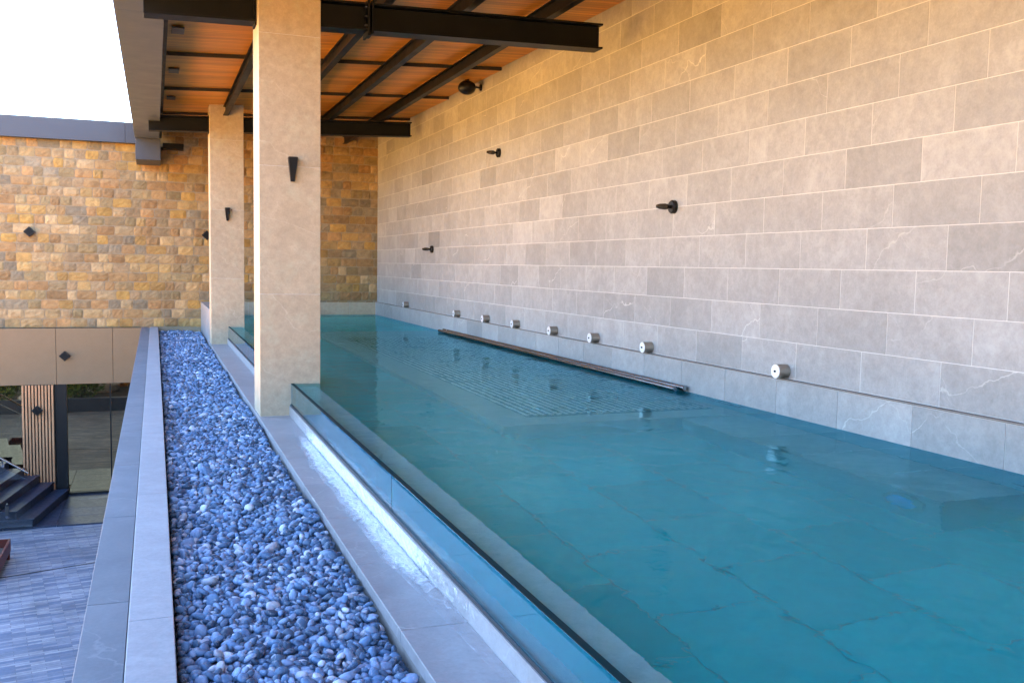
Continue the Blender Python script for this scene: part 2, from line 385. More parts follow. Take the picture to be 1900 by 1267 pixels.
# ------------------------------------------------------------------ stone end wall
PAL = [(.46, .34, .22), (.52, .42, .29), (.40, .29, .19), (.53, .41, .24), (.50, .36, .18), (.40, .34, .26), (.44, .36, .28), (.58, .48, .36), (.33, .31, .29), (.47, .33, .21), (.40, .34, .24), (.54, .38, .16)]
sw = thing('stone_wall', (-2, 22.3, -1.46), 'wall of tan and ochre split stone blocks closing the far end of the pool', 'wall')
RS = random.Random(5); mb = MB(); z = -1.456; hrow = .1965
rows = 22
for k in range(rows):
    x = -5.2+RS.uniform(-.2, .2); h = hrow
    while x < 4.9:
        wd = RS.choice([.19, .23, .26, .29, .33, .39])*RS.uniform(.93, 1.07)
        x1 = min(x+wd, 4.92); c = list(RS.choice(PAL)); f = RS.uniform(.44, .68); c = [q*f*g_ for q, g_ in zip(c, (1.12, .93, .62))]
        dz = .014; nx, nz = 5, 4; dep = RS.uniform(.003, .016)
        ga = .002+RS.uniform(0, .004)
        xa, xb = x+ga, x1-ga; za, zb = z+ga+RS.uniform(0, .006), z+h-ga-RS.uniform(0, .006)
        base = len(mb.v)
        for a in range(nz+1):
            for b in range(nx+1):
                e = a in (0, nz) or b in (0, nx)
                px = xa+(xb-xa)*b/nx+(RS.uniform(-.006, .006)); pz = za+(zb-za)*a/nz+RS.uniform(-.005, .005)
                if a == 0 or a == nz:
                    if b == 0 or b == nx: pz += .007*(1 if a == 0 else -1); px += .007*(1 if b == 0 else -1)
                mb.v.append((px, 22.0-(.004 if e else dep+RS.uniform(-.003, .006)), pz))
        for a in range(nz):
            for b in range(nx):
                i = base+a*(nx+1)+b; mb.f.append((i, i+1, i+nx+2, i+nx+1)); mb.c.append(c)
        mb.box(xa+.006, xb-.006, 21.9975, 22.05, za+.006, zb-.006, c)
        x = x1
    z += h
o = mb.build('stone_blocks', M['rock'], sw, fixn=False)
mb = MB(); mb.box(-5.4, 4.95, 22.004, 22.6, -1.456, 2.9); mb.box(-.33, 4.95, 22.005, 22.59, 2.9, 3.08); mb.box(.03, 1.3, 22.0, 22.5, -2.3, -1.4565); mb.build('mortar_core', M['mortar'], sw)
# plinth of limestone under it inside the pool, and the parapet beside the far pillar
pl = thing('pool_end_plinth', (2.9, 21.97, -2.2), 'low limestone plinth along the foot of the ochre stone wall, at the far waterline', 'plinth')
mb = MB()
def ptile(mb, a, b, c, e, col): mb.box(a, b, 21.93, 21.99, c, e, col)
tiles(mb, 1.24, XL-.003, -1.205, 1, .762, .305, [5.0], .005, ptile, RW); mb.build('plinth_tiles', M['pillar'], pl)
mb = MB(); mb.box(1.0, XL, 21.935, 21.997, -2.2, -.903); mb.build('plinth_core', M['grout'], pl)
pp = MB(); pp.box(.945, 1.24, 18.46, 21.99, -1.6, -.9, (.5, .3, .5))
tag(pp.build('low_parapet', M['curb'], bevel=.004), 'short limestone parapet between the far pillar and the stone wall', 'parapet')

# ------------------------------------------------------------------ pool basin
basin = thing('pool_basin', (3, 8, -2.3), 'long grey stone tiled swimming pool basin under the teal water', 'pool')
RP = random.Random(21); mb = MB(); ZF = -2.25
def ftile(mb, a, b, c, e, col): mb.box(c, min(e, XL), a, b, ZF-.02, ZF-RP.uniform(0, .002), col)
tiles(mb, -8, 21.95, 1.50, 6, .762, .6, [5.6, 5.2], .012, ftile, RP, tone=.17); mb.build('floor_tiles', M['pool_floor'], basin)
mb = MB(); mb.box(1.24, XL, -8, 21.96, ZF-.2, ZF-.004); mb.build('basin_bed', M['concrete'], basin)
mb = MB(); mb.box(1.245, 1.485, -8, 21.95, ZF-.1, -1.395, (.55, .2, .5)); mb.build('inner_shelf', M['pool'], basin, bevel=.004)
mb = MB(); mb.box(1.0, XL, -8.2, -8.0, ZF-.1, -1.0); mb.build('end_wall', M['pool'], basin)
bench = thing('pool_bench', (4.5, 5.7, ZF), 'submerged stone bench along the tiled wall in front of the tube lounger', 'bench')
mb = MB()
RB = random.Random(4)
for i in range(5):
    y0 = 4.09+i*.66; y1 = min(y0+.66, 6.95)
    if y1 > y0+.02: mb.box(4.18, XL-.002, y0+.002, y1-.002, -1.68, -1.64, (.5+RB.uniform(-.05, .05), RB.random(), .4))
mb.build('bench_top', M['pool'], bench, bevel=.003)
mb = MB(); mb.box(4.19, XL-.002, 4.10, 6.95, ZF, -1.683, (.46, .7, .5)); mb.build('bench_riser', M['pool'], bench)
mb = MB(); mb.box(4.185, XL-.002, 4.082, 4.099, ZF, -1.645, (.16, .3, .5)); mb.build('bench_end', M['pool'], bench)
plat = thing('lounger_platform', (3.7, 11, ZF), 'wide submerged stone platform under the steel tube lounger', 'platform')
mb = MB(); mb.box(2.56, XL-.002, 6.96, 16.9, -1.92, -1.585, (.52, .4, .4)); mb.build('platform_top', M['pool'], plat, bevel=.006)
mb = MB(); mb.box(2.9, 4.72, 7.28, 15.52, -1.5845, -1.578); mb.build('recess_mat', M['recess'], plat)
mb = MB(); mb.box(2.75, XL-.002, 7.1, 16.8, ZF, -1.922, (.5, .8, .4)); mb.build('platform_base', M['pool'], plat)
# tubes of the lounger: long steel tubes side by side along Y
lg = thing('tube_lounger', (3.8, 11, -1.58), 'lounger of parallel stainless tubes lying just under the pool surface by the wall', 'lounger', None)
NT = 26
for i in range(NT):
    x = 2.92+i*(4.70-2.92)/(NT-1); t = i/(NT-1)
    zt = -1.515
    mb = MB(); y0, y1 = 7.3, 15.5
    mb.tube([(x, y0, zt), (x, y1, zt)], .019, 8); mb.build('tube', M['tube'], lg, smooth=True)
for x, z_, y0, y1 in ((4.735, -1.165, 8.0, 16.2), (4.80, -1.15, 7.93, 16.15)):
    mb = MB(); mb.tube([(x, y0, z_), (x, y1, z_)], .024, 14); mb.build('top_rail', M['stainless'], lg, smooth=True)
for y in (7.4, 11.4, 15.4):
    mb = MB(); mb.tube([(2.9, y, -1.545), (4.7, y, -1.545)], .012, 8); mb.build('cross_bar', M['tube'], lg, smooth=True)
# round pool lamp on the bench riser
lp = thing('pool_light', (4.18, 4.36, -1.88), 'round blue underwater lamp with a steel rim on the bench riser', 'pool light')
mb = MB(); mb.tube([(4.178, 4.36, -1.88), (4.155, 4.36, -1.88), (4.145, 4.36, -1.88)], [.165, .165, .15], 32); mb.build('rim', M['brushed'], lp, smooth=True)
mb = MB(); mb.tube([(4.144, 4.36, -1.88), (4.13, 4.36, -1.88), (4.12, 4.36, -1.88)], [.115, .10, .05], 28); mb.build('lens', plain('blue_lens', (.03, .36, .80), .12), lp, smooth=True)
# water body
mb = MB(); mb.box(1.268, XL-.001, -8, 21.93, ZF-.004, WL); struct(mb.build('water', M['water']))

# ------------------------------------------------------------------ curb, upstand and glass weirs
RC = random.Random(9)
curb = thing('pool_curb', (1.08, 8, -1.9), 'pale limestone curb between the pebble bed and the glass edge of the pool', 'curb')
mb = MB(); y = -8.0
while y < 18.4:
    y1 = y+.9; mb.box(.93, 1.222, y+.0015, y1-.0015, -1.558, -1.502, (.5+RC.uniform(-.035, .035), RC.random(), RC.choice([0, .6, 1]))); y = y1
mb.build('curb_stones', M['curb'], curb, bevel=.003)
mb = MB(); mb.box(.945, 1.25, -8, 21.9, -2.3, -1.56); mb.build('curb_core', M['concrete'], curb)
mb = MB(); y = -8.0
while y < 18.3:
    y1 = y+.9; mb.box(1.223, 1.262, y+.001, y1-.001, -1.555, -1.405, (.5+RC.uniform(-.03, .03), RC.random(), .3)); y = y1
mb.build('upstand', M['curb'], curb)
def weir(y0, y1, label):
    t = thing('glass_weir', (1.25, (y0+y1)/2, -1.4), label, 'glass barrier', 'glass barriers of the overflow edge')
    mb = MB(); mb.box(1.238, 1.266, y0+.003, y1-.003, -1.40, -1.186); mb.build('pane', M['glass'], t, bevel=.0015, seg=1)
    mb = MB(); mb.box(1.2375, 1.2665, y0+.002, y1-.002, -1.1857, -1.183); mb.build('top_edge', M['glass_edge'], t)
    mb = MB(); mb.box(1.229, 1.2375, y0, y1, -1.412, -1.388); mb.build('gasket', M['gasket'], t)
weir(-3.2, .93, 'glass overflow panel below the camera')
weir(.93, 5.16, 'nearest low glass panel holding the teal water, in front of the panel seam')
weir(5.16, 9.385, 'low glass panel running from the seam to the near pillar')
weir(9.99, 13.9, 'low glass panel starting behind the near pillar')
weir(13.9, 17.85, 'low glass panel reaching the far pillar')
# overflow water on the upstand and curb
NY, NX = 420, 22
verts = []; faces = []; cols = []
y0, y1 = 3.0, 8.9
rn = random.Random(31)
ph = [(rn.uniform(1, 14), rn.uniform(0, 6.28), rn.uniform(.3, 1)) for _ in range(14)]
def wob(y, s=1): return sum(a*math.sin(f*y*s+p)/(1+f*.25) for f, p, a in ph)/4
for j in range(NY+1):
    y = y0+(y1-y0)*j/NY; env = max(0, min(1, (y-3.0)/1.6))*max(0, min(1, (8.9-y)/1.2))
    reach = (.03+.105*env+.05*env*wob(y)) if env > 0 else .02
    reach = max(.015, reach)
    prof = []
    for i in range(NX+1):
        t = i/NX
        if t < .55: q = t/.55; x = 1.2195-.012*q-.006*env*math.sin(q*3.1); zz = -1.412-(.088)*q
        else: q = (t-.55)/.45; x = 1.2075-reach*q; zz = -1.4985+.012*(1-q)**2*env-.0+.005*(1-q*q)*(.6+.5*math.sin(y*40+q*7))*env
        n = .004*math.sin(y*57+i*1.3+2*math.sin(y*9))*env*(1 if .05 < t < .97 else 0)
        verts.append((x-n, y, zz+abs(n)*.6)); 
    cols.append((env, reach))
for j in range(NY):
    for i in range(NX):
        a = j*(NX+1)+i; faces.append((a, a+1, a+NX+2, a+NX+1))
me = bpy.data.meshes.new('overflow'); me.from_pydata(verts, [], faces)
at = me.color_attributes.new('Col', 'FLOAT_COLOR', 'POINT')
arr = np.ones((len(verts), 4), dtype=np.float32)
for j in range(NY+1):
    for i in range(NX+1):
        t = i/NX; e = cols[j][0]; arr[j*(NX+1)+i, :3] = max(0, .18+.62*e-(max(0, t-.8)*1.6))
at.data.foreach_set('color', arr.ravel()); me.materials.append(M['foam']); me.polygons.foreach_set('use_smooth', [True]*len(me.polygons))
o = bpy.data.objects.new('overflow_water', me); sc.collection.objects.link(o)
tag(o, 'white film of overflow water running down from the glass edge onto the curb', 'water', kind='stuff')

# ------------------------------------------------------------------ parapet on the left
par = thing('edge_parapet', (-.1, 8, -1.8), 'grey capped parapet with a pale inner coping left of the pebble bed', 'parapet')
mb = MB(); y = -7.35
while y < 21.9:
    y1 = min(y+1.45, 21.98); mb.box(-.285, -.119, y+.002, y1-.002, -1.51, -1.452, (.5+RC.uniform(-.04, .04), RC.random(), .6)); y = y1
mb.build('cap_stones', M['cap'], par, bevel=.003)
mb = MB(); y = -7.0
while y < 21.9:
    y1 = min(y+2.2, 21.98); mb.box(-.117, .056, y+.001, y1-.001, -1.50, -1.448, (.5+RC.uniform(-.02, .02), RC.random(), .3)); y = y1
mb.build('inner_coping', M['slab'], par, bevel=.004)
mb = MB(); mb.box(-.275, .05, -8, 21.98, -5.06, -1.512); mb.build('retaining_wall', M['concrete'], par)
mb = MB(); mb.box(.05, .945, -8, 21.99, -2.1, -1.66); struct(mb.build('pebble_tray_floor', M['joint']))

# ------------------------------------------------------------------ pebbles
def ico(sub):
    bm = bmesh.new(); bmesh.ops.create_icosphere(bm, subdivisions=sub, radius=1)
    v = np.array([x.co[:] for x in bm.verts]); f = np.array([[x.index for x in q.verts] for q in bm.faces]); bm.free(); return v, f
rng = np.random.default_rng(12)
def pebbles(ya, yb, sub, size, layers):
    V, Fc = ico(sub); vs = []; fs = []; cs = []; nb = 0
    for ly, zl, sp in layers:
        s = size*sp; nx = max(1, int(.85/s)); ny = int((yb-ya)/(s*.86))
        for j in range(ny):
            for i in range(nx+1):
                x = .075+(i+(j % 2)*.5)*s*.98+rng.uniform(-.3, .3)*s; y = ya+(j+.5)*s*.86+rng.uniform(-.3, .3)*s
                if x > .925: continue
                a = size*rng.uniform(.42, .82)*(.55+.45*rng.random()) + size*.12; b = a*rng.uniform(.55, .85); c = a*rng.uniform(.34, .6)
                q_ = rng.random()
                if q_ < .06: a *= 1.45; b *= 1.4; c *= 1.3
                elif q_ > .8: a *= .72; b *= .72
                v = V.copy()
                # lumpy ellipsoid
                k = rng.normal(size=(3, 3))*.9; v = v*(1+.13*np.sin(v@k+rng.uniform(0, 6, 3)).sum(1, keepdims=True)/1.5)
                v = np.sign(v)*np.abs(v)**.85; v = v+.16*np.tanh(3*(v@rng.normal(size=(3, 1))))*v[:, [1, 2, 0]]
                v = v*[a, b, c]
                yaw = rng.uniform(0, 6.28); tx, ty = rng.normal(0, .55, 2)
                Rz = np.array([[np.cos(yaw), -np.sin(yaw), 0], [np.sin(yaw), np.cos(yaw), 0], [0, 0, 1]])
                Rx = np.array([[1, 0, 0], [0, np.cos(tx), -np.sin(tx)], [0, np.sin(tx), np.cos(tx)]])
                Ry = np.array([[np.cos(ty), 0, np.sin(ty)], [0, 1, 0], [-np.sin(ty), 0, np.cos(ty)]])
                v = v@(Rz@Rx@Ry).T
                hx = np.abs(v[:, 0]).max(); x = min(max(x, .062+hx), .925-hx)
                zc = zl+.018*math.sin(x*5+y*1.7)+.012*math.sin(y*4.1+x*3)+rng.uniform(-.014, .014)
                v = v+[x, y, zc]
                vs.append(v); fs.append(Fc+nb); nb += len(V)
                t = rng.random()
                if t < .64: base = np.array([.066, .125, .215])*rng.uniform(.45, 1.5)
                elif t < .90: base = np.array([.19, .27, .41])*rng.uniform(.8, 1.15)
                elif t < .97: base = np.array([.42, .45, .52])*rng.uniform(.9, 1.15)
                else: base = np.array([.25, .27, .32])
                cs.append(np.tile(base, (len(V), 1)))
    return np.concatenate(vs), np.concatenate(fs), np.concatenate(cs)
parts = [pebbles(1.6, 5.2, 2, .041, [(0, -1.61, .75), (1, -1.586, .75), (2, -1.562, 1.0)]),
         pebbles(5.2, 9.5, 2, .043, [(1, -1.59, .75), (2, -1.565, .9)]),
         pebbles(9.5, 21.9, 1, .055, [(1, -1.59, .75), (2, -1.565, .9)]),
         pebbles(-6, 1.6, 1, .065, [(2, -1.58, .9)])]
vs, fs, cs, nb = [], [], [], 0
for v, f, c in parts:
    vs.append(v); fs.append(f+nb); cs.append(c); nb += len(v)
v = np.concatenate(vs).astype(np.float32); f = np.concatenate(fs).astype(np.int32); c = np.concatenate(cs)
me = bpy.data.meshes.new('pebbles'); me.vertices.add(len(v)); me.vertices.foreach_set('co', v.ravel())
me.loops.add(f.size); me.loops.foreach_set('vertex_index', f.ravel()); me.polygons.add(len(f))
me.polygons.foreach_set('loop_start', np.arange(0, f.size, 3, dtype=np.int32))
me.update(calc_edges=True); me.polygons.foreach_set('use_smooth', np.ones(len(f), dtype=bool))
at = me.color_attributes.new('Col', 'FLOAT_COLOR', 'POINT'); at.data.foreach_set('color', np.concatenate([c, np.ones((len(c), 1))], 1).astype(np.float32).ravel())
me.materials.append(M['pebble']); o = bpy.data.objects.new('pebbles', me); sc.collection.objects.link(o)
tag(o, 'bed of smooth blue grey river pebbles between parapet and pool curb', 'pebbles', kind='stuff')
print('pebble verts', len(v))

# ------------------------------------------------------------------ pillars
def pillar(y, label, seed):
    rp = random.Random(seed)
    t = thing('stone_pillar', (1.235, y+.3, -1.5), label, 'pillar', 'limestone pillars carrying the roof')
    mb = MB(); zs = [-1.501, -.31, .92, 2.16, 2.9]
    for a, b in zip(zs[:-1], zs[1:]):
        mb.box(.945, 1.525, y, y+.56, a+.0006, b-.0006, (.5+rp.uniform(-.02, .02), rp.random(), 1))
    mb.build('cladding', M['pillar'], t, bevel=.003)
    mb = MB(); mb.box(.9465, 1.5235, y+.0015, y+.5585, -1.6, 2.88); mb.build('core', M['grout'], t)
pillar(9.39, 'nearer tall beige limestone pillar, standing in front of the pool', 1)
pillar(17.87, 'farther tall beige limestone pillar, near the stone wall', 2)

# ------------------------------------------------------------------ roof
def zc(x): return 2.94+.045*(x-4.85)
roof = thing('wooden_roof', (2.5, 8, 2.9), 'orange pine boarded roof soffit above the pool', 'roof')
ys = [21.99, 19.02, 16.30, 13.58, 10.86, 8.14, 5.42, 2.70, -.02, -2.74, -5.46, -8.2]
for i in range(len(ys)-1):
    yb, ya = ys[i], ys[i+1]+.03; mb = MB()
    p = []
    for zo in (0, .06):
        for (x, y, t) in ((.16, ya, -.022), (XW+.001 if False else XW-.002, ya, -.022), (XW-.002, yb, .022), (.16, yb, .022)):
            p.append((x, y, zc(x)+t+zo))
    mb.hexa(p); mb.build('board_panel', M['wood'], roof)
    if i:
        mb = MB(); y = yb+.012; mb.hexa([(x_, y_, zc(x_)+z_) for z_ in (-.028, .05) for x_, y_ in ((.16, y-.012), (XW-.003, y-.012), (XW-.003, y+.012), (.16, y+.012))]); mb.build('gap_shade_strip', M['joint'], roof)  # dark strip stands in for the shade in the gap between board panels
mb = MB(); mb.hexa([(-.33, -8.2, 2.80), (5.4, -8.2, 3.06), (5.4, 22.6, 3.06), (-.33, 22.6, 2.80), (-.33, -8.2, 3.1), (5.4, -8.2, 3.3), (5.4, 22.6, 3.3), (-.33, 22.6, 3.1)])
mb.build('roof_deck', M['steel'], roof)
for y in (12.1, 14.65, 17.1, 19.7):
    mb = MB(); x = .30; z0 = zc(x)-.024; mb.box(x-.08, x+.06, y-.16, y+.16, z0-.015, z0); mb.build('bracket_plate', M['steel_grey'], roof)
mb = MB(); mb.box(.12, .17, -8, 21.9, 2.60, 2.80); mb.build('edge_angle', M['steel'], roof)
gut = thing('eaves_gutter_box', (-.1, 8, 2.45), 'grey metal box gutter along the open edge of the roof', 'gutter')
mb = MB(); y = -8.2
cuts = [-8.2, -5, -2, 1, 4.1, 7.2, 10.3, 13.4, 16.5, 21.2]
for a, b in zip(cuts[:-1], cuts[1:]): mb.box(-.345, .118, a+.002, b-.002, 2.45, 2.86)
mb.build('soffit_panels', M['fascia'], gut, bevel=.003)
mb = MB(); mb.box(-.335, .14, 20.75, 21.95, 2.02, 2.448); mb.build('end_box', M['fascia_dark'], gut, bevel=.005)
mb = MB(); mb.box(.19, .60, 21.3, 21.6, 2.32, 2.44); mb.box(.142, .19, 21.35, 21.55, 2.30, 2.36); mb.build('end_bracket', M['steel'], gut, bevel=.004)

def ibeam_x(mb, x0, x1, yc, zb0, zb1, h, wd, tf=.02, tw=.014):
    """I-section along X, bottom heights zb0 / zb1"""
    def seg(ya, yb, a, b): mb.hexa([(x0, ya, zb0+a), (x1, ya, zb1+a), (x1, yb, zb1+a), (x0, yb, zb0+a), (x0, ya, zb0+b), (x1, ya, zb1+b), (x1, yb, zb1+b), (x0, yb, zb0+b)])
    seg(yc-wd/2, yc+wd/2, 0, tf); seg(yc-wd/2, yc+wd/2, h-tf, h); seg(yc-tw/2, yc+tw/2, tf, h-tf)
def beam(yc, xs, zf, label, splice):
    t = thing('steel_beam', (2.3, yc, zf(2.3)), label, 'steel beam', 'black steel beams crossing under the roof')
    for a, b in xs:
        mb = MB(); ibeam_x(mb, a, b, yc, zf(a), zf(b), .27, .22); mb.build('beam_section', M['steel'], t, bevel=.002, seg=1)
        for q in (a, b):
            if abs(q-1.235) < .4:
                mb = MB(); s = -1 if q < 1.235 else 1
                mb.box(min(q, q+s*.018), max(q, q+s*.018), yc-.10, yc+.10, zf(q)-.03, zf(q)+.28); mb.build('end_plate', M['steel'], t, bevel=.002)
    if splice:
        mb = MB(); x = splice; mb.box(x-.012, x+.012, yc-.125, yc+.125, zf(x)-.05, zf(x)+.30); mb.box(x+.03, x+.05, yc-.125, yc+.125, zf(x)-.03, zf(x)+.30); mb.build('splice_plate', M['steel'], t, bevel=.003)
        for zz in (.05, .14, .23):
            mb = MB(); mb.tube([(x-.013, yc-.09, zf(x)+zz), (x-.035, yc-.09, zf(x)+zz)], .012, 6); mb.build('bolt', M['steel_grey'], t)
beam(9.67, [(-.07, .944), (1.526, 4.62)], lambda x: 2.27+.025*x, 'nearest black steel beam, overhead at the near pillar', 2.03)
beam(18.15, [(-.07, .944), (1.526, 4.68)], lambda x: 2.275+.040*x, 'far black steel beam, at the far pillar', None)
beam(1.22, [(-.07, .944), (1.526, 4.62)], lambda x: 2.27+.035*x, 'black steel beam over the camera', None)
for i, (x, lab) in enumerate([(1.22, 'steel rafter running to the top of the far pillar, leftmost of the four'), (2.25, 'second steel rafter from the left, emerging behind the near pillar'), (3.12, 'third steel rafter from the left, under the middle of the boarded soffit'), (4.1, 'rightmost steel rafter, nearest the tiled wall')]):
    t = thing('steel_rafter', (x, 8, zc(x)-.2), lab, 'steel rafter', 'steel rafters under the roof boards')
    zb = zc(x)-.19; mb = MB()
    yb = 21.9 if i else 18.02
    mb.box(x-.045, x+.045, -8, yb, zb, zb+.012); mb.box(x-.006, x+.006, -8, yb, zb+.012, zb+.15); mb.box(x-.045, x+.045, -8, yb, zb+.15, zb+.162)
    mb.build('rafter_section', M['steel'], t)

# ------------------------------------------------------------------ fixtures
# sconces
def sconce():
    t = thing('wall_sconce', (1.255, 9.39, .89), 'black wedge shaped wall light on the nearer pillar', 'wall light', 'wedge wall lights on the pillars')
    mb = MB(); X, Y, Z = 1.255, 9.389, .89
    mb.hexa([(X-.018, Y-.035, Z-.115), (X+.018, Y-.035, Z-.115), (X+.018, Y, Z-.115), (X-.018, Y, Z-.115), (X-.045, Y-.085, Z+.115), (X+.045, Y-.085, Z+.115), (X+.045, Y, Z+.115), (X-.045, Y, Z+.115)])
    mb.build('body', M['black'], t, bevel=.003)
    mb = MB(); mb.box(X-.036, X+.036, Y-.07, Y-.01, Z+.1155, Z+.118); mb.build('top_glass', M['steel_grey'], t)
    return t
s1 = sconce(); clone(s1, (1.235, 17.87, .84), 'smaller looking black wedge wall light on the farther pillar')
# diamonds
def diamond(mb_, x, y, z, s=.088):
    pass
t = thing('diamond_light', (-2.42, 21.97, .54), 'black diamond shaped light on the stone wall at the left', 'wall light', 'black diamond shaped lights')
mb = MB(); X, Y, Z = -2.42, 21.965, .54; q = .115
mb.prism([(X-q, Z), (X, Z-q*.95), (X+q, Z), (X, Z+q*.95)], 1, Y-.05, Y); mb.build('housing', M['black'], t, bevel=.004)
mb = MB(); q = .085; mb.prism([(X-q, Z), (X, Z-q*.95), (X+q, Z), (X, Z+q*.95)], 1, Y-.056, Y-.0502); mb.build('front_plate', M['steel'], t)
clone(t, (1.085, 21.97, .56), 'black diamond shaped light on the stone wall, half behind the far pillar')
clone(t, (-1.79, 21.83, -2.04), 'black diamond shaped light on the bronze cladding')
clone(t, (-2.33, 21.80, -3.17), 'black diamond shaped light on the slatted column')
# spout nozzles
def nozzle():
    X, Y, Z = XW, 8.40, .62
    t = thing('water_spout', (X, Y, Z), 'black water spout on the wall, the largest looking and nearest of three', 'spout', 'black water spouts on the tiled wall')
    mb = MB(); mb.tube([(X-.0005, Y, Z), (X-.035, Y, Z), (X-.045, Y, Z)], [.068, .068, .058], 28); mb.build('flange', M['black'], t, smooth=True)
    mb = MB(); mb.tube([(X-.045, Y, Z), (X-.075, Y, Z)], .018, 16); mb.build('stem', M['black'], t, smooth=True)
    mb = MB(); mb.tube([(X-.075, Y, Z), (X-.085, Y, Z), (X-.11, Y, Z), (X-.17, Y, Z), (X-.205, Y, Z)], [.018, .028, .032, .027, .016], 18); mb.build('nozzle', M['brushed_dark'], t, smooth=True)
    return t
M['brushed_dark'] = plain('dark_bronze_metal', (.10, .08, .06), .25, .9, 0, 0, .1)
n1 = nozzle(); clone(n1, (XW, 13.62, 1.70), 'black water spout, the highest of three on the wall'); clone(n1, (XW, 17.25, .29), 'black water spout, the farthest and lowest of three')
# jets
def jet():
    X, Y, Z = XW, 6.50, -.828
    t = thing('water_jet', (X, Y, Z), 'x', 'water jet', 'round metal jets along the wall ledge')
    mb = MB(); mb.tube([(X, Y, Z), (X-.10, Y, Z)], .058, 28)
    mb.tube([(X-.10, Y, Z), (X-.106, Y, Z)], .0605, 28); mb.build('barrel', M['brushed'], t, smooth=True)
    mb = MB(); mb.tube([(X-.1065, Y, Z), (X-.112, Y, Z)], .056, 28); c = mb.build('cap', M['jetcap'], t, smooth=True)
    mb = MB(); mb.tube([(X-.1122, Y, Z), (X-.122, Y, Z)], .009, 10)
    mb.build('bolt', M['black'], c)
    return t
JY = [6.50, 8.79, 10.09, 11.32, 12.69, 14.01, 15.53, 19.06]
nm = ['nearest and rightmost metal jet on the wall ledge', 'second metal jet from the right on the ledge, above the rail end', 'third metal jet from the right on the wall ledge', 'fourth metal jet from the right on the wall ledge', 'fifth metal jet from the right on the wall ledge', 'sixth metal jet from the right on the wall ledge', 'seventh metal jet from the right, second from the far corner', 'farthest metal jet, alone near the far corner of the ledge']
j1 = jet(); j1['label'] = nm[0]
for y, l in zip(JY[1:], nm[1:]): clone(j1, (XW, y, -.828), l)
# hanging dome lamp
t = thing('dome_lamp', (4.66, 14.53, 2.8), 'black dome lamp hanging by the tiled wall under the soffit', 'lamp')
mb = MB(); X, Y, Z = 4.66, 14.53, 2.80; pts = []; rs = []
for k in range(15):
    a = math.pi*k/14; pts.append((X, Y, Z+.11*math.cos(a)-.0)); rs.append(max(.004, .142*math.sin(a)))
mb.tube(pts, rs, 28); mb.build('shade', M['black'], t, smooth=True)
mb = MB(); mb.tube([(X, Y, Z+.10), (X, Y, Z+.135)], .02, 12); mb.tube([(X, Y, Z+.11), (X, Y, Z+.13)], .036, 16); mb.build('stem', M['black'], t, smooth=True)
mb = MB(); mb.tube([(X+.1, Y, Z+.02), (XW-.01, Y, Z+.02)], .012, 10); mb.tube([(XW-.02, Y, Z+.02), (XW, Y, Z+.02)], .05, 16); mb.build('wall_bracket', M['black'], t, smooth=True)

# ------------------------------------------------------------------ lower facade at the end of the courtyard
fac = thing('bronze_glass_facade', (-2, 22, -5.03), 'bronze clad and dark glazed ground floor front below the stone wall', 'building front')
xs = [-5.26, -4.16, -3.06, -1.96, -.86, -.28]
for a, b in zip(xs[:-1], xs[1:]):
    mb = MB(); mb.box(a+.004, b-.004, 21.88, 21.99, -2.645, -1.46); mb.build('cladding_panel', M['bronze'], fac, bevel=.003)
mb = MB(); mb.box(-5.4, -.28, 21.90, 22.5, -2.64, -1.46); mb.build('cladding_back', M['joint'], fac)
for a, b in ((-5.2, -2.64), (-1.78, -.94), (-.915, -.28)):
    mb = MB(); mb.box(a, b, 22.0, 22.02, -5.03, -2.645); mb.build('glass_pane', M['door'], fac)
mb = MB(); mb.box(-.94, -.915, 21.96, 22.03, -5.03, -2.645); mb.build('mullion', M['black'], fac)
mb = MB(); mb.box(-2.0, -1.78, 21.9, 22.1, -5.03, -2.645); mb.build('door_post', M['black'], fac)
mb = MB(); mb.box(-5.4, -.28, 22.1, 22.6, -5.1, -2.6); mb.build('back_wall', M['joint'], fac)
mb = MB(); mb.box(-1.78, -.28, 21.93, 21.999, -5.035, -4.99); mb.build('threshold', M['black'], fac)
st = thing('slatted_column', (-2.31, 21.9, -5.03), 'column clad with pinkish vertical wooden slats beside the glass door', 'column')
mb = MB(); n = 10; x0, x1 = -2.63, -2.01
for i in range(n):
    a = x0+(x1-x0)*i/n; mb.box(a+.008, a+.045, 21.83, 21.88, -5.03, -2.65)
mb.build('slats', M['slat'], st, bevel=.003)
mb = MB(); mb.box(x0, x1, 21.8805, 21.995, -5.03, -2.65); mb.build('backing', M['joint'], st)
wf = MB(); 
for a, b in ((-5.4, -.55), (-.546, -.3405)): wf.box(a, b, 21.80, 22.55, 2.45, 2.88)
tag(wf.build('roof_fascia', M['fascia_dark'], bevel=.004), 'dark grey metal fascia along the top of the stone wall', 'fascia')

# stairs: treads ascend to the left, nosings slightly skewed
sts = thing('outdoor_stairs', (-3.2, 20.6, -5.03), 'dark slate stairs climbing left beside the slatted column', 'stairs')
RT = random.Random(8)
for k in range(9):
    zt = -4.865+.165*k; xn = -2.176-.277*k; xf = -1.755-.277*k
    mb = MB(); mb.prism([(xn-.02, 19.43), (xf-.02, 21.79 if k < 3 else 21.79), (-5.2, 21.79), (-5.2, 19.43)], 2, zt-.165+.0005, zt-.03, (.42, RT.random(), .2)); mb.build('riser', M['slate'], sts)
    mb = MB(); mb.prism([(xn, 19.41), (xf, 21.795), (-5.2, 21.795), (-5.2, 19.41)], 2, zt-.0295, zt, (.55, RT.random(), .4)); mb.build('tread', M['slate'], sts, bevel=.004)
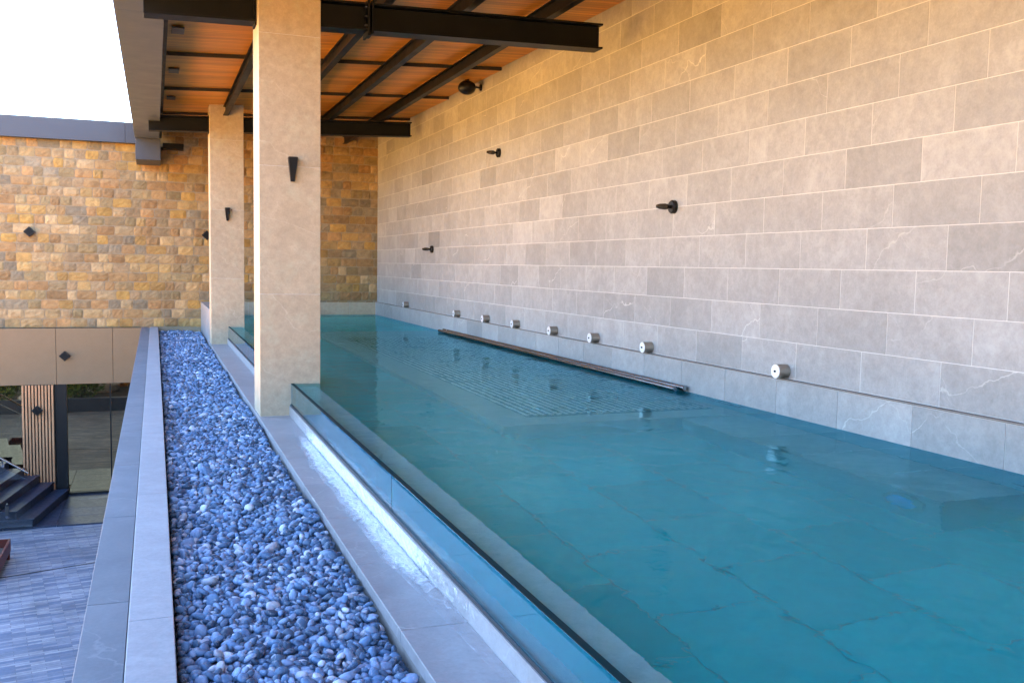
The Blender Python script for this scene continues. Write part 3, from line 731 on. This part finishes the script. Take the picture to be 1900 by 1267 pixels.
# glass balustrade with handrail
bl = thing('glass_balustrade', (-2.9, 19.35, -5.0), 'clear glass stair balustrade with round steel fittings', 'balustrade')
mb = MB(); mb.prism([(-2.2, -4.98), (-2.2, -4.12), (-5.2, -2.35), (-5.2, -4.98)], 1, 19.352, 19.366); mb.build('pane', M['balu_glass'], bl)
for x, z_ in ((-2.61, -4.56), (-2.61, -4.78), (-3.4, -4.3), (-3.4, -4.5)):
    mb = MB(); mb.tube([(x, 19.33, z_), (x, 19.351, z_)], .026, 16); mb.tube([(x, 19.367, z_), (x, 19.41, z_)], .015, 12); mb.build('fitting', M['stainless'], bl, smooth=True)
mb = MB(); mb.box(-2.64, -2.58, 19.336, 19.346, -4.76, -4.58); mb.build('clamp_plate', M['steel_grey'], bl)
hr = thing('handrail', (-2.24, 19.35, -4.0), 'slim stainless handrail sloping down to the foot of the stairs', 'handrail')
mb = MB(); mb.tube([(-4.5, 19.32, -2.45), (-2.24, 19.32, -3.97)], .021, 14); mb.build('rail', M['stainless'], hr, smooth=True)
for x in (-2.66, -3.6):
    zz = -3.97-(x+2.24)*.672
    mb = MB(); mb.tube([(x, 19.32, zz-.01), (x+.0, 19.325, zz-.09), (x, 19.352, zz-.13)], .011, 10); mb.tube([(x, 19.33, zz-.13), (x, 19.351, zz-.13)], .03, 16); mb.build('bracket', M['stainless'], hr, smooth=True)
# planter, drain
pt = thing('metal_planter', (-2.7, 17.1, -5.06), 'low red brown metal planter box on the paving at the left edge', 'planter')
mb = MB(); x0, x1, y0, y1, z0, z1 = -3.6, -2.33, 16.35, 17.6, -4.93, -4.72
mb.box(x0, x1, y0, y0+.03, z0, z1); mb.box(x0, x1, y1-.03, y1, z0, z1); mb.box(x0, x0+.03, y0+.031, y1-.031, z0, z1); mb.box(x1-.03, x1, y0+.031, y1-.031, z0, z1); mb.box(x0+.031, x1-.031, y0+.031, y1-.031, z0, z0+.02)
mb.build('box', M['corten'], pt, bevel=.004)
for x in (x0+.05, x1-.05):
    for y in (y0+.05, y1-.05):
        mb = MB(); mb.box(x-.04, x+.04, y-.04, y+.04, -5.06, z0-.0005); mb.build('foot', M['corten'], pt)
mb = MB(); mb.box(x0+.035, x1-.035, y0+.035, y1-.035, z0+.021, z0+.07); mb.build('soil', plain('soil', (.04, .028, .02), .95, 0, 40, .6), pt)
mb = MB(); mb.hexa([(-3.2, 16.28, -5.0595), (-.35, 17.10, -5.0595), (-.35, 17.125, -5.0595), (-3.2, 16.305, -5.0595), (-3.2, 16.28, -5.055), (-.35, 17.10, -5.055), (-.35, 17.125, -5.055), (-3.2, 16.305, -5.055)])
tag(mb.build('slot_drain', M['black']), 'thin dark drain line crossing the courtyard paving', 'drain')

# ------------------------------------------------------------------ planting of the courtyard (seen mirrored in the glass doors)
def shrub(x, y, rx, ry, h, mat, label, n, seed, z0=-5.06):
    rs_ = random.Random(seed)
    t = thing('shrub', (x, y, z0), label, 'shrub')
    mb = MB()
    for k in range(7):
        a = rs_.uniform(0, 6.28); mb.tube([(x+.05*math.cos(a), y+.05*math.sin(a), z0-.03), (x+.3*rx*math.cos(a), y+.3*ry*math.sin(a), z0+h*.4), (x+.7*rx*math.cos(a), y+.7*ry*math.sin(a), z0+h*.8)], [.02, .014, .005], 6)
    mb.build('stems', M['bark'], t)
    mb = MB()
    for k in range(n):
        while True:
            p = Vector((rs_.uniform(-1, 1), rs_.uniform(-1, 1), rs_.uniform(-1, 1)))
            if .35 < p.length < 1: break
        lump = 1+.22*math.sin(p.x*5+seed)*math.cos(p.y*6)
        c = Vector((x+p.x*rx*lump, y+p.y*ry*lump, z0+h*.52+p.z*h*.48*lump))
        nrm = Vector((rs_.gauss(0, 1), rs_.gauss(0, 1), rs_.gauss(0, 1))).normalized(); a = nrm.orthogonal().normalized(); b = nrm.cross(a); s = rs_.uniform(.04, .075)
        mb.face([c-a*s, c-b*s*.5, c+a*s, c+b*s*.5], (rs_.random(),)*3)
    mb.build('foliage', mat, t, fixn=False)
shrub(-2.45, 8.0, .85, .9, 2.3, M['leaf'], 'rounded green shrub in the bed below the near end of the parapet', 5200, 1)
shrub(-1.3, 4.6, .6, .8, 2.3, M['leaf_orange'], 'orange leaved shrub beside the retaining wall', 4600, 2)
shrub(-5.2, 8.0, 1.1, 1.0, 2.3, M['leaf'], 'wide green shrub farthest from the retaining wall', 5200, 3)
rb = random.Random(4)
for k, (x, y, q) in enumerate([(-1.9, 5.9, .8), (-3.9, 8.4, .6)]):
    mb = MB(); pts = []; rs_ = []
    for i in range(9):
        a = math.pi*i/8; pts.append((x, y, -5.06+q*.55*(1-math.cos(a)))); rs_.append(max(.02, q*(.25+.75*math.sin(a))*(1-.06*i)))
    mb.tube(pts, rs_, 11)
    mb.v = [(a+rb.uniform(-.06, .06)*q, b+rb.uniform(-.06, .06)*q, max(-5.07, c+rb.uniform(-.05, .05)*q)) for a, b, c in mb.v]
    tag(mb.build('boulder', M['slab']), ['large pale boulder in the bed, nearer the retaining wall', 'smaller pale boulder between the green shrubs'][k], 'boulder', 'boulders in the courtyard bed')
kb = MB(); kb.box(-7, -.3, 9.6, 9.85, -5.06, -4.62); tag(kb.build('planting_kerb', M['slate'], bevel=.01), 'dark kerb in front of the courtyard planting bed', 'kerb')
kb = MB(); kb.box(-7, -.3, -2, 9.59, -5.058, -4.9); struct(kb.build('planting_soil', plain('bed_soil', (.03, .024, .018), .95, 0, 30, .6)))

ob = thing('sky_blocker_wing', (-15, -7, -5.06), 'unseen dark wing added behind the viewer to block sky light', 'light blocker')  # unseen dark mass, added to cut low sky light on the near wall
mb = MB(); mb.box(-18, -13, -16, 1.0, -5.1, 3.2); mb.build('blocker_wall', plain('blocker_cladding', (.05, .04, .032), .8), ob)
mb = MB(); mb.box(-18.2, -12.8, -16.2, 1.2, 3.2, 3.5); mb.build('blocker_roof', M['fascia_dark'], ob)
for i in range(6):
    mb = MB(); y = -15+i*2.6; mb.box(-12.99, -12.92, y, y+1.8, -4.9, -2.4); mb.build('blocker_window', M['door'], ob)
for o in sc.objects:
    if '_w' in o: del o['_w']
